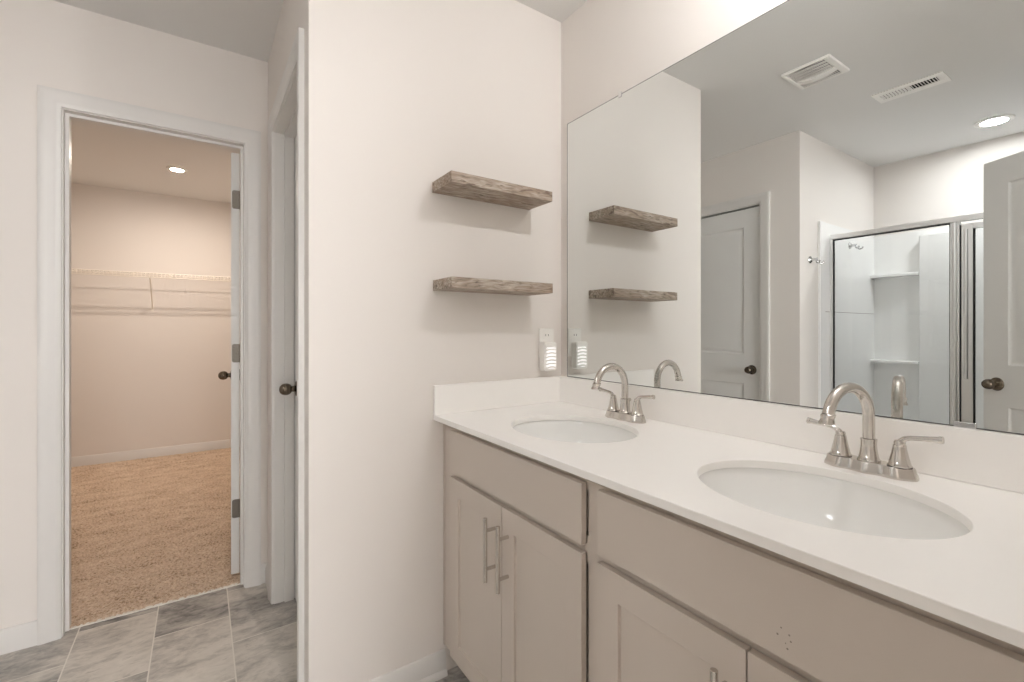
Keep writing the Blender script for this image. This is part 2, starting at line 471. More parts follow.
b = B(); casing(b, 'x', YD, -1, *CD, DH); casing(b, 'x', YD+0.115, 1, *CD, DH); jambs(b, 'x', YD, YD+0.115, *CD, DH, (YD+0.035, YD+0.072))
struct('trim_1', b, M['trim'], label='white moulded casing round the open closet doorway')
b = B(); casing(b, 'y', XA, -1, *SD, DH); jambs(b, 'y', XA, XA+0.115, *SD, DH, (XA+0.04, XA+0.078))
struct('trim_2', b, M['trim'], label='white casing of the side doorway beyond the shelf wall corner')
b = B(); casing(b, 'y', XL, 1, *LD, DH); jambs(b, 'y', XL-0.115, XL, *LD, DH)
struct('trim_3', b, M['trim'], label='white casing round the closed door seen in the mirror')
b = B(); casing(b, 'x', YE, 1, *ED, DH); casing(b, 'x', YE-0.10, -1, *ED, DH); jambs(b, 'x', YE-0.10, YE, *ED, DH)
struct('trim_4', b, M['trim'])
b = B()
rows = []
n = 90
for i in range(n+1):
    x = CD[0]+(CD[1]-CD[0])*i/n
    j0, j1 = random.uniform(-.0015, .0015), random.uniform(-.002, .0045)
    rows.append([b.verts.new(p) for p in ((x, 2.497+j0, F0), (x, 2.498+j0, F0+0.004), (x, 2.508+j1, F0+0.006), (x, 2.511+j1, F0))])
for r0, r1 in zip(rows[:-1], rows[1:]):
    for k in range(4): b.faces.new((r0[k], r0[(k+1)%4], r1[(k+1)%4], r1[k]))
b.faces.new(rows[0]); b.faces.new(rows[-1][::-1])
struct('trim_5', b, M['caulk'], label='thin ragged white strip between tile and closet carpet')

BASE = [(0, 0), (0.024, 0), (0.024, 0.008), (0.020, 0.016), (0.0135, 0.020), (0.0125, 0.060), (0.010, 0.064), (0.009, 0.071), (0.005, 0.078), (0, 0.080)]
BASE2 = [(0, 0), (0.0125, 0), (0.0125, 0.066), (0.010, 0.072), (0.009, 0.080), (0.005, 0.088), (0, 0.090)]
def baseboard(name, runs, prof, label=None):
    """runs: (axis, plane, sgn, a0, a1)"""
    b = B()
    for axis, plane, sgn, a0, a1 in runs:
        poly = [(plane+sgn*d, F0+z) for d, z in prof]
        prism(b, poly, 'x' if axis == 'x' else 'y', a0, a1)
    return struct(name, b, M['trim'], label=label)
baseboard('baseboard_shelf', [('x', YS, -1, XA, 0.704)], BASE, 'white baseboard with shoe moulding below the floating shelves')
baseboard('baseboard_closet_door', [('x', YD, -1, XL, CD[0]-0.069), ('x', YD, -1, CD[1]+0.069, XA)], BASE2)
baseboard('baseboard_alcove', [('y', XA, -1, SD[1]+0.069, YD-0.0125), ('y', XA, -1, YS, SD[0]-0.069)], BASE2)
baseboard('baseboard_left', [('y', XL, 1, YW, LD[0]-0.069), ('y', XL, 1, LD[1]+0.069, YD-0.0125)], BASE2)
baseboard('baseboard_shower_side', [('x', YW, -1, -0.945, XL)], BASE2)
baseboard('baseboard_closet_back', [('x', CB, -1, -1.25, 0.5)], BASE2, 'white baseboard along the closet back wall')
baseboard('baseboard_closet_right', [('y', 0.5, -1, YD+0.115, CB-0.0125)], BASE2)
baseboard('baseboard_closet_left', [('y', -1.25, 1, YD+0.115, CB-0.0125)], BASE2)

# ------------------------------------------------------------------ doors
KNOB = [(0.033, 0.0), (0.033, 0.003), (0.030, 0.007), (0.018, 0.010), (0.013, 0.013), (0.012, 0.023)]
EGG = [(0.0120, 0.022), (0.0185, 0.026), (0.0232, 0.033), (0.0252, 0.041), (0.0248, 0.050), (0.0215, 0.059), (0.0150, 0.066), (0.0075, 0.0695), (0.0, 0.0705)]
def knob(parent, p, n):
    b = B(); lathe(b, EGG, p, n, 28)
    k = obj('knob', b, M['bronze'], parent)
    k['label'] = 'dark antique metal egg knob'
    b = B(); lathe(b, KNOB, p, n, 28); obj('rosette', b, M['bronze'], k)
MOULD = [(0.006, 0.005), (0.012, 0.0075), (0.024, 0.0075), (0.034, 0.004), (0.050, 0.0022)]
def door_slab(name, O, U, N, wd, t, label):
    O = Vector(O); U = Vector(U).normalized(); N = Vector(N).normalized()
    b = B(); h = DH-0.012-0.010+0.015-0.002
    st = 0.112
    panelled(b, O, U, (0,0,1), N, wd, h, t, [(st, wd-st, 0.21, 0.80), (st, wd-st, 1.005, h-0.125)], MOULD, both=True)
    d = struct(name, b, M['door'], label=label, angle=25)
    return d

# closet door, swung into the closet: hinge edge faces the bathroom
ang = math.radians(3.4)
U = Vector((math.sin(ang), math.cos(ang), 0)); N = Vector((-math.cos(ang), math.sin(ang), 0))
HX, HY = 0.1205, 2.584
d1 = door_slab('door_1', (HX, HY, F0+0.018), U, N, 0.600, 0.035, 'white panel door swung open into the carpeted closet')
kp = Vector((HX, HY, 0))+U*(0.600-0.062); kp.z = 0.912
knob(d1, kp, N); knob(d1, kp-N*0.035, -N)
for z in (1.80, 1.062, 0.315):
    b = B()
    e = Vector((HX, HY, 0)); w_ = -N
    # leaf let into the slab edge with rounded outer corners, knuckle at the jamb side
    poly = [(0.037, -0.044), (0.037, 0.044), (0.012, 0.044), (0.006, 0.041), (0.004, 0.036), (0.004, -0.036), (0.006, -0.041), (0.012, -0.044)]
    lo = [b.verts.new(e+w_*a-U*0.0002+Vector((0,0,z+c))) for a, c in poly]; hi = [b.verts.new(e+w_*a-U*0.0022+Vector((0,0,z+c))) for a, c in poly]
    k = len(poly)
    for i in range(k): b.faces.new((lo[i], lo[(i+1)%k], hi[(i+1)%k], hi[i]))
    b.faces.new(hi); b.faces.new(lo[::-1])
    c = e+w_*0.0400-U*0.004
    tube(b, [c+Vector((0,0,z-0.045)), c+Vector((0,0,z+0.045))], 0.005, 10)
    for zz in (-0.03, 0.0, 0.03):
        s = e+w_*(0.014 if zz else 0.024)-U*0.0022; s.z = z+zz
        lathe(b, [(0.0042, 0), (0.0036, 0.0008), (0.0, 0.0010)], s, -U, 10)
    obj('hinge', b, M['steel'], d1, angle=30)

# side door (closed, set back in its jambs) beyond the shelf wall corner
d2 = door_slab('door_2', (XA+0.080, SD[1]-0.003, F0+0.012), (0,-1,0), (-1,0,0), SD[1]-SD[0]-0.006, 0.035, 'closed white door recessed in the side doorway beyond the shelves')
knob(d2, (XA+0.080, SD[1]-0.075, 0.922), (-1,0,0))
# left wall door, closed, seen only in the mirror
d3 = door_slab('door_3', (XL-0.012, LD[0]+0.004, F0+0.012), (0,1,0), (1,0,0), LD[1]-LD[0]-0.007, 0.035, 'closed white two-panel door reflected at the left of the mirror')
knob(d3, (XL-0.012, LD[0]+0.060, 0.897), (1,0,0))
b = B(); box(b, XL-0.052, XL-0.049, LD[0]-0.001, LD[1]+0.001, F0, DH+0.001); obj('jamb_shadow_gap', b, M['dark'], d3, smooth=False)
# entry door, swung in beside the camera
e0 = Vector((-0.452, -0.068, F0+0.012)); e1 = Vector((-0.853, 0.605, F0+0.012))
U = (e1-e0).normalized(); N = Vector((U.y, -U.x, 0))
d4 = door_slab('door_4', e0+N*0.0, U, N, 0.785, 0.035, 'white entry door standing open at the right edge of the mirror')
kp = e0+U*(0.785-0.062); kp.z = 0.905
knob(d4, kp, N); knob(d4, kp-N*0.035, -N)

# ------------------------------------------------------------------ vanity
XF = 0.702            # face frame front
VX = 0.684            # door and drawer front faces
CT = 0.883            # worktop top
CU = 0.8655           # worktop underside
VY0, VY1 = YE+0.002, YS-0.002
v = thing('vanity_cabinet', 'long greige vanity cabinet under the white double-sink countertop', 'vanity', ((XF+XM)/2, (VY0+VY1)/2, F0))
b = B()
KZ = 0.085            # underside of the carcass, above the toe kick
for y0, y1 in ((VY0, VY0+0.016), (VY1-0.016, VY1), (0.7135, 0.7295)):
    box(b, XF+0.018, XM-0.002, y0, y1, KZ, CU-0.001)
box(b, XF+0.018, XM-0.002, VY0+0.016, VY1-0.016, KZ, KZ+0.016)
box(b, XM-0.010, XM-0.002, VY0+0.016, VY1-0.016, KZ+0.016, CU-0.2)
obj('carcass', b, M['cab'], v, smooth=False)
b = B(); box(b, XF+0.07, XF+0.085, VY0, VY1, F0+0.001, KZ); obj('toe_kick', b, M['cab'], v, smooth=False)
b = B()
panelled(b, (XF, VY0, KZ), (0,1,0), (0,0,1), (-1,0,0), VY1-VY0, CU-0.001-KZ, 0.018,
         [(0.09, 0.73, 0.05, 0.58), (0.80, 1.42, 0.05, 0.58), (0.09, 0.73, 0.64, 0.74), (0.80, 1.42, 0.64, 0.74)], [(0.0005, 0.015)])
obj('face_frame', b, M['cab'], v, smooth=False, bevel=0.001)
b = B(); box(b, XF-0.004, XF, VY1-0.007, VY1, KZ, CU-0.001); obj('scribe_strip', b, M['cab'], v, smooth=False)
def front(name, y0, y1, z0, z1, flat, parent):
    b = B()
    if flat: box(b, VX, XF-0.0030, y0, y1, z0, z1)
    else:
        f = 0.058
        panelled(b, (VX, y0, z0), (0,1,0), (0,0,1), (-1,0,0), y1-y0, z1-z0, XF-VX-0.0030, [(f, y1-y0-f, f, z1-z0-f)], [(0.0012, 0.0075)])
    return obj(name, b, M['cab'], parent, smooth=False, bevel=0.0013)
front('drawer_front', 0.745, 1.381, 0.708, 0.842, True, v)
nd = front('drawer_front', 0.062, 0.698, 0.708, 0.842, True, v)
b = B()
for y, z, q in ((0.335, 0.7405, 0.0011), (0.330, 0.752, 0.0009), (0.319, 0.747, 0.0010), (0.317, 0.739, 0.0010), (0.3215, 0.7265, 0.0011), (0.324, 0.733, 0.0007)):
    lathe(b, [(q*1.4, 0.0), (q, 0.0002), (0.0, 0.00025)], (VX-0.00005, y, z), (-1, 0, 0), 10)
sm = obj('scuff_mark', b, M['scuff'], nd); sm['label'] = 'tiny dark scuff specks'
def handle(parent, y, z0, z1):
    b = B(); tube(b, [(VX-0.033, y, z0), (VX-0.033, y, z1)], 0.006, 16)
    L = z1-z0
    for q in (0.2, 0.8): tube(b, [(VX, y, z0+L*q), (VX-0.033, y, z0+L*q)], 0.005, 12)
    h = obj('handle', b, M['nickel'], parent, bevel=0.0006); h['label'] = 'brushed metal bar handle'
for y0, y1, hy in ((1.0665, 1.381, 1.0975), (0.745, 1.0635, 1.0325), (0.3815, 0.698, 0.4125), (0.062, 0.3785, 0.3475)):
    dd = front('cabinet_door', y0, y1, 0.097, 0.690, False, v)
    handle(dd, hy, 0.478, 0.655)

# countertop with two oval holes, splashes
SX = 0.925
SINKS = (1.048, 0.390)
RA, RB = 0.171, 0.206     # half widths of the holes (x, y)
CX0, CX1 = 0.6605, XM-0.001
def slab_with_holes():
    b = B(); N = 72; ym = (SINKS[0]+SINKS[1])/2
    for yc, y0, y1 in ((SINKS[1], VY0, ym), (SINKS[0], ym, VY1)):
        angs = [2*PI*k/N for k in range(N)]
        for cx, cy in ((CX0,y0),(CX1,y0),(CX1,y1),(CX0,y1)): angs.append(math.atan2(cy-yc, cx-SX) % (2*PI))
        angs = sorted(set(round(a, 6) for a in angs))
        inn, out = [], []
        for a in angs:
            c, s = math.cos(a), math.sin(a)
            k = 1/math.sqrt((c/RA)**2+(s/RB)**2); inn.append((SX+c*k, yc+s*k))
            ts = []
            if c > 1e-9: ts.append((CX1-SX)/c)
            if c < -1e-9: ts.append((CX0-SX)/c)
            if s > 1e-9: ts.append((y1-yc)/s)
            if s < -1e-9: ts.append((y0-yc)/s)
            k = min(ts); out.append((SX+c*k, yc+s*k))
        n = len(angs)
        for i in range(n):
            j = (i+1) % n
            for z, rev in ((CT, 0), (CU, 1)):
                q = [b.verts.new((*p, z)) for p in (inn[i], out[i], out[j], inn[j])]
                b.faces.new(q[::-1] if rev else q)
            b.faces.new([b.verts.new(p) for p in ((*inn[i], CT), (*inn[j], CT), (*inn[j], CU), (*inn[i], CU))])
            if not (abs(out[i][1]-ym) < 1e-6 and abs(out[j][1]-ym) < 1e-6):
                b.faces.new([b.verts.new(p) for p in ((*out[i], CT), (*out[i], CU), (*out[j], CU), (*out[j], CT))])
    bmesh.ops.remove_doubles(b, verts=b.verts, dist=1e-5)
    return b
ct = thing('countertop', 'white countertop with two oval sink cutouts and low splashes', 'countertop', ((CX0+CX1)/2, (VY0+VY1)/2, CU))
obj('slab', slab_with_holes(), M['counter'], ct, bevel=0.002, angle=30)
SPL = 0.985
b = B(); box(b, XM-0.020, XM-0.001, VY0, VY1, CT+0.0003, SPL); obj('backsplash', b, M['counter'], ct, smooth=False, bevel=0.0015)
b = B(); box(b, CX0-0.001, XM-0.0205, YS-0.015, VY1, CT+0.0003, SPL); obj('side_splash', b, M['counter'], ct, smooth=False, bevel=0.0015)

# sinks
def sink():
    t = thing('sink_basin', 'white oval undermount sink at the far end of the countertop', 'sink', (SX, SINKS[0], CU), 'oval sinks in the countertop')
    b = B(); N = 64
    prof = [(1.10, -0.0005), (1.035, -0.0005), (1.022, -0.004), (1.0, -0.018), (0.965, -0.045), (0.90, -0.080), (0.78, -0.108), (0.58, -0.127), (0.35, -0.137), (0.11, -0.141)]
    outer = [(0.11, -0.150), (0.36, -0.147), (0.60, -0.137), (0.81, -0.117), (0.94, -0.086), (1.01, -0.046), (1.05, -0.014), (1.10, -0.010)]
    rings = []
    for s, z in prof+outer:
        rings.append([b.verts.new((RA*s*math.cos(2*PI*k/N), RB*s*math.sin(2*PI*k/N), z)) for k in range(N)])
    for r0, r1 in zip(rings, rings[1:]+rings[:1]):
        for k in range(N): b.faces.new((r0[k], r0[(k+1)%N], r1[(k+1)%N], r1[k]))
    obj('bowl', b, M['porcelain'], t, local=True, angle=50)
    b = B(); lathe(b, [(0.018, -0.158), (0.0215, -0.1405), (0.0215, -0.1385), (0.0185, -0.1375), (0.016, -0.1375), (0.0155, -0.136), (0.010, -0.1345), (0.0, -0.134)], seg=28)
    dr = obj('drain', b, M['nickel'], t, local=True); dr['label'] = 'round metal drain stopper'
    return t
s1 = sink()
dup(s1, (SX, SINKS[1], CU), 'white oval undermount sink nearest the camera, below the larger faucet')

# faucets
def faucet():
    t = thing('faucet', 'brushed nickel two-handle faucet behind the far sink, near the outlet', 'faucet', (1.146, 1.041, CT+0.0003), 'brushed nickel faucets')
    # base plate: three lobes, flared foot
    b = B(); N = 72; rings = []
    for z, k in ((0.0, 1.0), (0.004, 1.0), (0.008, 0.965), (0.013, 0.90), (0.019, 0.86), (0.022, 0.82)):
        ring = []
        for i in range(N):
            a = 2*PI*i/N; c, s = math.cos(a), math.sin(a)
            y = 0.080*(abs(s)**0.75)*(1 if s >= 0 else -1)
            half = 0.0255+0.0028*math.cos(2*PI*y/0.051)
            x = half*(abs(c)**0.6)*(1 if c >= 0 else -1)
            ring.append(b.verts.new((x*k, y*(1-(1-k)*0.42), z)))
        rings.append(ring)
    for r0, r1 in zip(rings[:-1], rings[1:]):
        for i in range(N): b.faces.new((r0[i], r0[(i+1)%N], r1[(i+1)%N], r1[i]))
    b.faces.new(rings[0][::-1]); b.faces.new(rings[-1])
    obj('base_plate', b, M['nickel'], t, local=True, angle=50)
    # spout
    b = B()
    R, ZC, r = 0.0610, 0.114, 0.0107
    pts = [(0, 0, 0.05), (0, 0, 0.08), (0, 0, ZC)]
    for i in range(1, 25):
        a = math.radians(165*i/24); pts.append((-R+R*math.cos(a), 0, ZC+R*math.sin(a)))
    last = Vector(pts[-1]); dirn = (last-Vector(pts[-2])).normalized()
    pts.append(tuple(last+dirn*0.006))
    tube(b, pts, r, 20)
    sp = obj('spout', b, M['nickel'], t, local=True)
    b = B(); lathe(b, [(0.0200, 0.022), (0.0200, 0.025), (0.0180, 0.027), (0.0155, 0.038), (0.0138, 0.052), (0.0138, 0.062), (0.0143, 0.064), (0.0143, 0.067), (0.0107, 0.0685)], seg=28)
    obj('collar', b, M['nickel'], sp, local=True)
    b = B(); tip = last+dirn*0.004
    lathe(b, [(0.0110, 0.0), (0.0128, 0.002), (0.0128, 0.006), (0.0118, 0.008), (0.0122, 0.013), (0.0140, 0.017), (0.0140, 0.020), (0.0105, 0.020), (0.009, 0.016), (0.0, 0.016)], tip, dirn, 24)
    obj('aerator', b, M['nickel'], sp, local=True)
    # handles
    for sg in (1, -1):
        b = B(); o = (0, sg*0.0508, 0)
        lathe(b, [(0.0195, 0.022), (0.0198, 0.025), (0.0182, 0.027), (0.0160, 0.036), (0.0135, 0.047), (0.0115, 0.057), (0.0108, 0.0615), (0.0108, 0.0635), (0.0092, 0.0655), (0.0096, 0.069), (0.0078, 0.073), (0.0, 0.0745)], o, seg=28)
        h = obj('handle', b, M['nickel'], t, local=True)
        b = B(); y0 = sg*0.0508
        ps = [(0, y0, 0.066), (0, y0+sg*0.003, 0.072), (0, y0+sg*0.008, 0.0775), (0, y0+sg*0.016, 0.0805), (0, y0+sg*0.030, 0.0825), (0, y0+sg*0.047, 0.0842), (0, y0+sg*0.0590, 0.0855), (0, y0+sg*0.0595, 0.0855), (0, y0+sg*0.0650, 0.086)]
        tube(b, ps, [0.0068, 0.0062, 0.0052, 0.0046, 0.0047, 0.0054, 0.0060, 0.0069, 0.0069], 16)
        obj('lever', b, M['nickel'], h, local=True)
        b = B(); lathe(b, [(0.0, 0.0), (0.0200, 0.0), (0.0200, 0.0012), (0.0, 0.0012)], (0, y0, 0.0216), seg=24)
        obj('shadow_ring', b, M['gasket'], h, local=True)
    b = B(); tube(b, [(0.021, 0, 0.018), (0.021, 0, 0.058)], 0.0022, 10); lathe(b, [(0.0022, 0.056), (0.0055, 0.059), (0.0060, 0.063), (0.0045, 0.067), (0.0, 0.068)], (0.021, 0, 0), seg=16)
    obj('lift_rod', b, M['nickel'], t, local=True)
    return t
f1 = faucet()
f2 = dup(f1, (1.146, 0.379, CT+0.0003), 'brushed nickel two-handle faucet behind the near sink, spout swung aside')
for c in f2.children:
    if c.name.startswith('spout'): c.rotation_euler = (0, 0, -math.radians(13))
for c in f1.children:
    if c.name.startswith('spout'): c.rotation_euler = (0, 0, -math.radians(2))

# ------------------------------------------------------------------ mirror
MT, MY1, MY0 = 2.005, 1.420, 0.02
b = B(); box(b, XM-0.0050, XM-0.0005, MY0, MY1, SPL+0.001, MT)
mr = obj('wall_mirror', b, [M['mirror'], M['gasket']], smooth=False)
mr.name = 'vanity_mirror'
for p in mr.data.polygons:
    if p.normal.x > -0.5: p.material_index = 1
tag(mr, 'wide frameless mirror above the backsplash on the vanity wall', 'mirror')
b = B(); e = 0.0022
box(b, XM-0.0053, XM-0.0006, MY1-e, MY1+0.0003, SPL+0.001, MT); box(b, XM-0.0053, XM-0.0006, MY0-0.0003, MY0+e, SPL+0.001, MT)
box(b, XM-0.0053, XM-0.0006, MY0+e, MY1-e, SPL+0.0008, SPL+0.001+e); box(b, XM-0.0053, XM-0.0006, MY0+e, MY1-e, MT-e*0.8, MT+0.0003)
me_ = obj('edge', b, M['mirror_edge'], mr, smooth=False); me_['label'] = 'thin dark grey edge line of the mirror'
for y, z, sg in ((1.137, MT, 1), (0.25, MT, 1), (0.250, SPL+0.001, -1)):
    b = B(); h = 0.010 if sg > 0 else 0.012
    if sg > 0:
        box(b, XM-0.0062, XM-0.0002, y-0.007, y+0.007, z+0.0003, z+0.008); box(b, XM-0.0072, XM-0.0052, y-0.007, y+0.007, z-0.010, z+0.008)
    else:
        box(b, XM-0.0090, XM-0.0052, y-0.016, y+0.016, z-0.0006, z+0.010)
    k = obj('clip', b, M['chrome'], mr, smooth=False, bevel=0.0008); k['label'] = 'small metal mirror clip'

# ------------------------------------------------------------------ floating shelves, outlet, night light
def shelf(x0, x1, z0, z1, label):
    b = B(); box(b, x0, x1, YS-0.146, YS-0.0005, z0, z1)
    return tag(obj('floating_shelf', b, M['wood'], smooth=False, bevel=0.0012), label, 'shelf', 'driftwood floating shelves')
shelf(0.657, 1.067, 1.6435, 1.6795, 'thick weathered wood floating shelf, upper of the two on the wall')
shelf(0.659, 1.069, 1.3085, 1.3440, 'thick weathered wood floating shelf, lower of the two above the countertop')

t = thing('wall_outlet', 'white outlet cover plate above the side splash behind the night light', 'outlet', (1.150, YS, 1.066))
def rounded_plate(b, x0, x1, z0, z1, y0, y1, r=0.004, n=5):
    poly = []
    for cx, cz, a0 in ((x1-r, z1-r, 0), (x0+r, z1-r, 90), (x0+r, z0+r, 180), (x1-r, z0+r, 270)):
        for k in range(n+1):
            a = math.radians(a0+90*k/n); poly.append((cx+r*math.cos(a), cz+r*math.sin(a)))
    prism(b, poly, 'y', y0, y1)
b = B(); rounded_plate(b, 1.115, 1.187, 1.064, 1.181, YS-0.006, YS-0.0004); obj('cover_plate', b, M['plastic'], t, bevel=0.002)
b = B(); rounded_plate(b, 1.134, 1.168, 1.128, 1.168, YS-0.0075, YS-0.0058, 0.008); rc = obj('receptacle', b, M['plastic'], t)
for x in (1.1445, 1.1575):
    b = B(); box(b, x-0.0011, x+0.0011, YS-0.0078, YS-0.0070, 1.149, 1.157); obj('slot', b, M['dark'], rc, smooth=False)

t = thing('night_light', 'white plug-in night light with glowing louvred front on the outlet', 'night light', (1.146, YS-0.006, 1.012))
NX0, NX1, NZ0, NZ1, NY = 1.112, 1.174, 1.012, 1.126, YS-0.046
b = B(); poly = []
rounded_plate(b, NX0, NX1, NZ0, NZ1, NY+0.006, YS-0.0082, 0.010, 8)
obj('body', b, M['plastic'], t, bevel=0.002)
b = B(); rounded_plate(b, NX0+0.010, NX1-0.007, NZ0+0.010, NZ1-0.022, NY+0.0030, NY+0.0058, 0.006); df = obj('diffuser', b, M['glow'], t)
df['label'] = 'softly glowing diffuser behind the louvres'
b = B()
for k in range(7):      # bowed louvre blades across the diffuser
    zc = NZ0+0.0125+k*0.0138
    pts = []
    for i in range(9):
        q = i/8; pts.append((NX0+0.006+q*(NX1-NX0-0.010), NY+0.0015-0.0035*math.sin(PI*q), zc+0.0042*math.sin(PI*q)))
    for (p, q) in zip(pts[:-1], pts[1:]):
        v8 = [b.verts.new(c) for c in ((p[0],p[1],p[2]-0.0040),(q[0],q[1],q[2]-0.0040),(q[0],NY+0.0062,q[2]-0.0040),(p[0],NY+0.0062,p[2]-0.0040),
                                       (p[0],p[1],p[2]+0.0040),(q[0],q[1],q[2]+0.0040),(q[0],NY+0.0062,q[2]+0.0040),(p[0],NY+0.0062,p[2]+0.0040))]
        for f in ((0,3,2,1),(4,5,6,7),(0,1,5,4),(1,2,6,5),(2,3,7,6),(3,0,4,7)): b.faces.new([v8[i] for i in f])
obj('louvres', b, M['plastic'], t, smooth=False)
b = B(); rounded_plate(b, NX0+0.004, NX1-0.004, NZ1-0.020, NZ1-0.003, NY+0.001, NY+0.0062, 0.006); obj('hood', b, M['plastic'], t, bevel=0.001)

# ------------------------------------------------------------------ vanity globe lights above the mirror (above the frame)
t = thing('vanity_light', 'single globe light above the mirror over the near sink', 'wall light', (XM, 0.38, 2.20))
b = B(); box(b, XM-0.028, XM-0.0005, 0.305, 0.425, 2.285, 2.345); obj('back_plate', b, M['nickel'], t, smooth=False, bevel=0.004)
for y in GLOBE_Y:
    b = B(); tube(b, [(XM-0.026, y, 2.315), (XM-0.10, y, 2.325), (XM-0.16, y, 2.355), (1.00, y, 2.368), (0.986, y, 2.355), (0.985, y, 2.325)], 0.007, 12); obj('arm', b, M['nickel'], t)
    b = B(); lathe(b, [(0.012, 0.034), (0.026, 0.030), (0.028, 0.006), (0.0, 0.006)], (0.985, y, 2.305), seg=24); obj('socket', b, M['nickel'], t)
    b = B(); n = 14; lathe(b, [(0.029*math.sin(PI*i/n), -0.034*math.cos(PI*i/n)) for i in range(n+1)], (0.985, y, 2.282), seg=28); obj('globe', b, M['globe'], t)

# ------------------------------------------------------------------ ceiling fixtures
def downlight(x, y, r, lens, label):
    t = thing('ceiling_light', label, 'ceiling light', (x, y, CE))
    b = B(); N = 40
    prof = [(r+0.028, CE-0.0005), (r+0.027, CE-0.006), (r+0.012, CE-0.011), (r+0.002, CE-0.010), (r, CE-0.006), (r, CE-0.0005)]
    rings = [[b.verts.new((x+q*math.cos(2*PI*k/N), y+q*math.sin(2*PI*k/N), z)) for k in range(N)] for q, z in prof]
    for r0, r1 in zip(rings, rings[1:]+rings[:1]):
        for k in range(N): b.faces.new((r0[k], r0[(k+1)%N], r1[(k+1)%N], r1[k]))
    obj('trim_ring', b, M['plastic'], t)
    b = B(); lathe(b, [(r-0.0005, -0.002), (r-0.0005, -0.006), (r*0.6, -0.0085), (0.0, -0.009)], (x, y, CE), seg=40)
    obj('lens', b, M[lens], t)
downlight(-0.155, 4.49, 0.040, 'closet_lens', 'lit round ceiling light inside the closet')
downlight(-1.53, 0.685, 0.060, 'shower_lens', 'lit round ceiling light over the shower, seen in the mirror')

t = thing('exhaust_fan', 'square white exhaust fan cover with fine grille on the bathroom ceiling', 'fan', (-0.045, 1.045, CE))
fx0, fx1, fy0, fy1 = -0.155, 0.068, 0.938, 1.152
def bow(q): return 0.016*math.sin(PI*min(1, max(0, q)))
b = B()
box(b, fx0, fx0+0.012, fy0, fy1, CE-0.012, CE-0.0005); box(b, fx1-0.012, fx1, fy0, fy1, CE-0.012, CE-0.0005)
box(b, fx0+0.012, fx1-0.012, fy0, fy0+0.026, CE-0.014, CE-0.0005); box(b, fx0+0.012, fx1-0.012, fy1-0.018, fy1, CE-0.014, CE-0.0005)
obj('frame', b, M['plastic'], t, smooth=False, bevel=0.003)
b = B(); n = 14
for i in range(n):       # bowed centre bar
    q0, q1 = i/n, (i+1)/n; ya, yb = fy0+0.024+q0*(fy1-fy0-0.04), fy0+0.024+q1*(fy1-fy0-0.04)
    za, zb = CE-0.012-bow(q0), CE-0.012-bow(q1)
    v8 = [b.verts.new(c) for c in ((-0.088,ya,za),(-0.052,ya,za),(-0.052,yb,zb),(-0.088,yb,zb),(-0.088,ya,CE-0.004),(-0.052,ya,CE-0.004),(-0.052,yb,CE-0.004),(-0.088,yb,CE-0.004))]
    for f in ((0,3,2,1),(4,5,6,7),(0,1,5,4),(1,2,6,5),(2,3,7,6),(3,0,4,7)): b.faces.new([v8[k] for k in f])
obj('centre_bar', b, M['plastic'], t, smooth=False)
b = B()
m_ = 20
for i in range(m_):
    q = (i+0.5)/m_; y = fy0+0.026+q*(fy1-fy0-0.044); z = CE-0.009-bow(q)*0.6
    box(b, fx0+0.012, -0.088, y-0.0013, y+0.0013, z, z+0.004); box(b, -0.052, fx1-0.012, y-0.0013, y+0.0013, z, z+0.004)
for x in (0.0, 0.028, -0.028): box(b, x-0.0015, x+0.0015, fy0+0.026, fy1-0.018, CE-0.012, CE-0.006)
obj('grille', b, M['plastic'], t, smooth=False)
b = B(); box(b, fx0+0.012, fx1-0.012, fy0+0.024, fy1-0.016, CE-0.003, CE-0.0006); obj('opening', b, M['dark'], t, smooth=False)

t = thing('air_vent', 'narrow white louvred air vent on the ceiling beside the exhaust fan', 'vent', (-0.618, 0.835, CE))
vx0, vx1, vy0, vy1 = -0.690, -0.548, 0.690, 0.982
b = B()
box(b, vx0, vx0+0.042, vy0, vy1, CE-0.007, CE-0.0005); box(b, vx1-0.036, vx1, vy0, vy1, CE-0.007, CE-0.0005)
box(b, vx0+0.042, vx1-0.036, vy0, vy0+0.034, CE-0.007, CE-0.0005); box(b, vx0+0.042, vx1-0.036, vy1-0.026, vy1, CE-0.007, CE-0.0005)
box(b, vx0+0.042, vx1-0.036, 0.832, 0.838, CE-0.007, CE-0.0005)
obj('frame', b, M['plastic'], t, smooth=False, bevel=0.002)
b = B()
for bank, ya, yb, sg in ((0, vy0+0.034, 0.832, 1), (1, 0.838, vy1-0.026, -1)):
    k = 9
    for i in range(k):
        y = ya+(i+0.5)*(yb-ya)/k; h = 0.0052
        dy = 0.0030*sg
        prism(b, [(y-dy-0.0007, CE-0.0065), (y-dy+0.0007, CE-0.0065), (y+dy+0.0007, CE-0.0012), (y+dy-0.0007, CE-0.0012)], 'x', vx0+0.042, vx1-0.036)
obj('louvres', b, M['plastic'], t, smooth=False)
b = B(); box(b, vx0+0.040, vx1-0.034, vy0+0.032, vy1-0.024, CE-0.0012, CE-0.0006); obj('duct_opening', b, M['dark'], t, smooth=False)

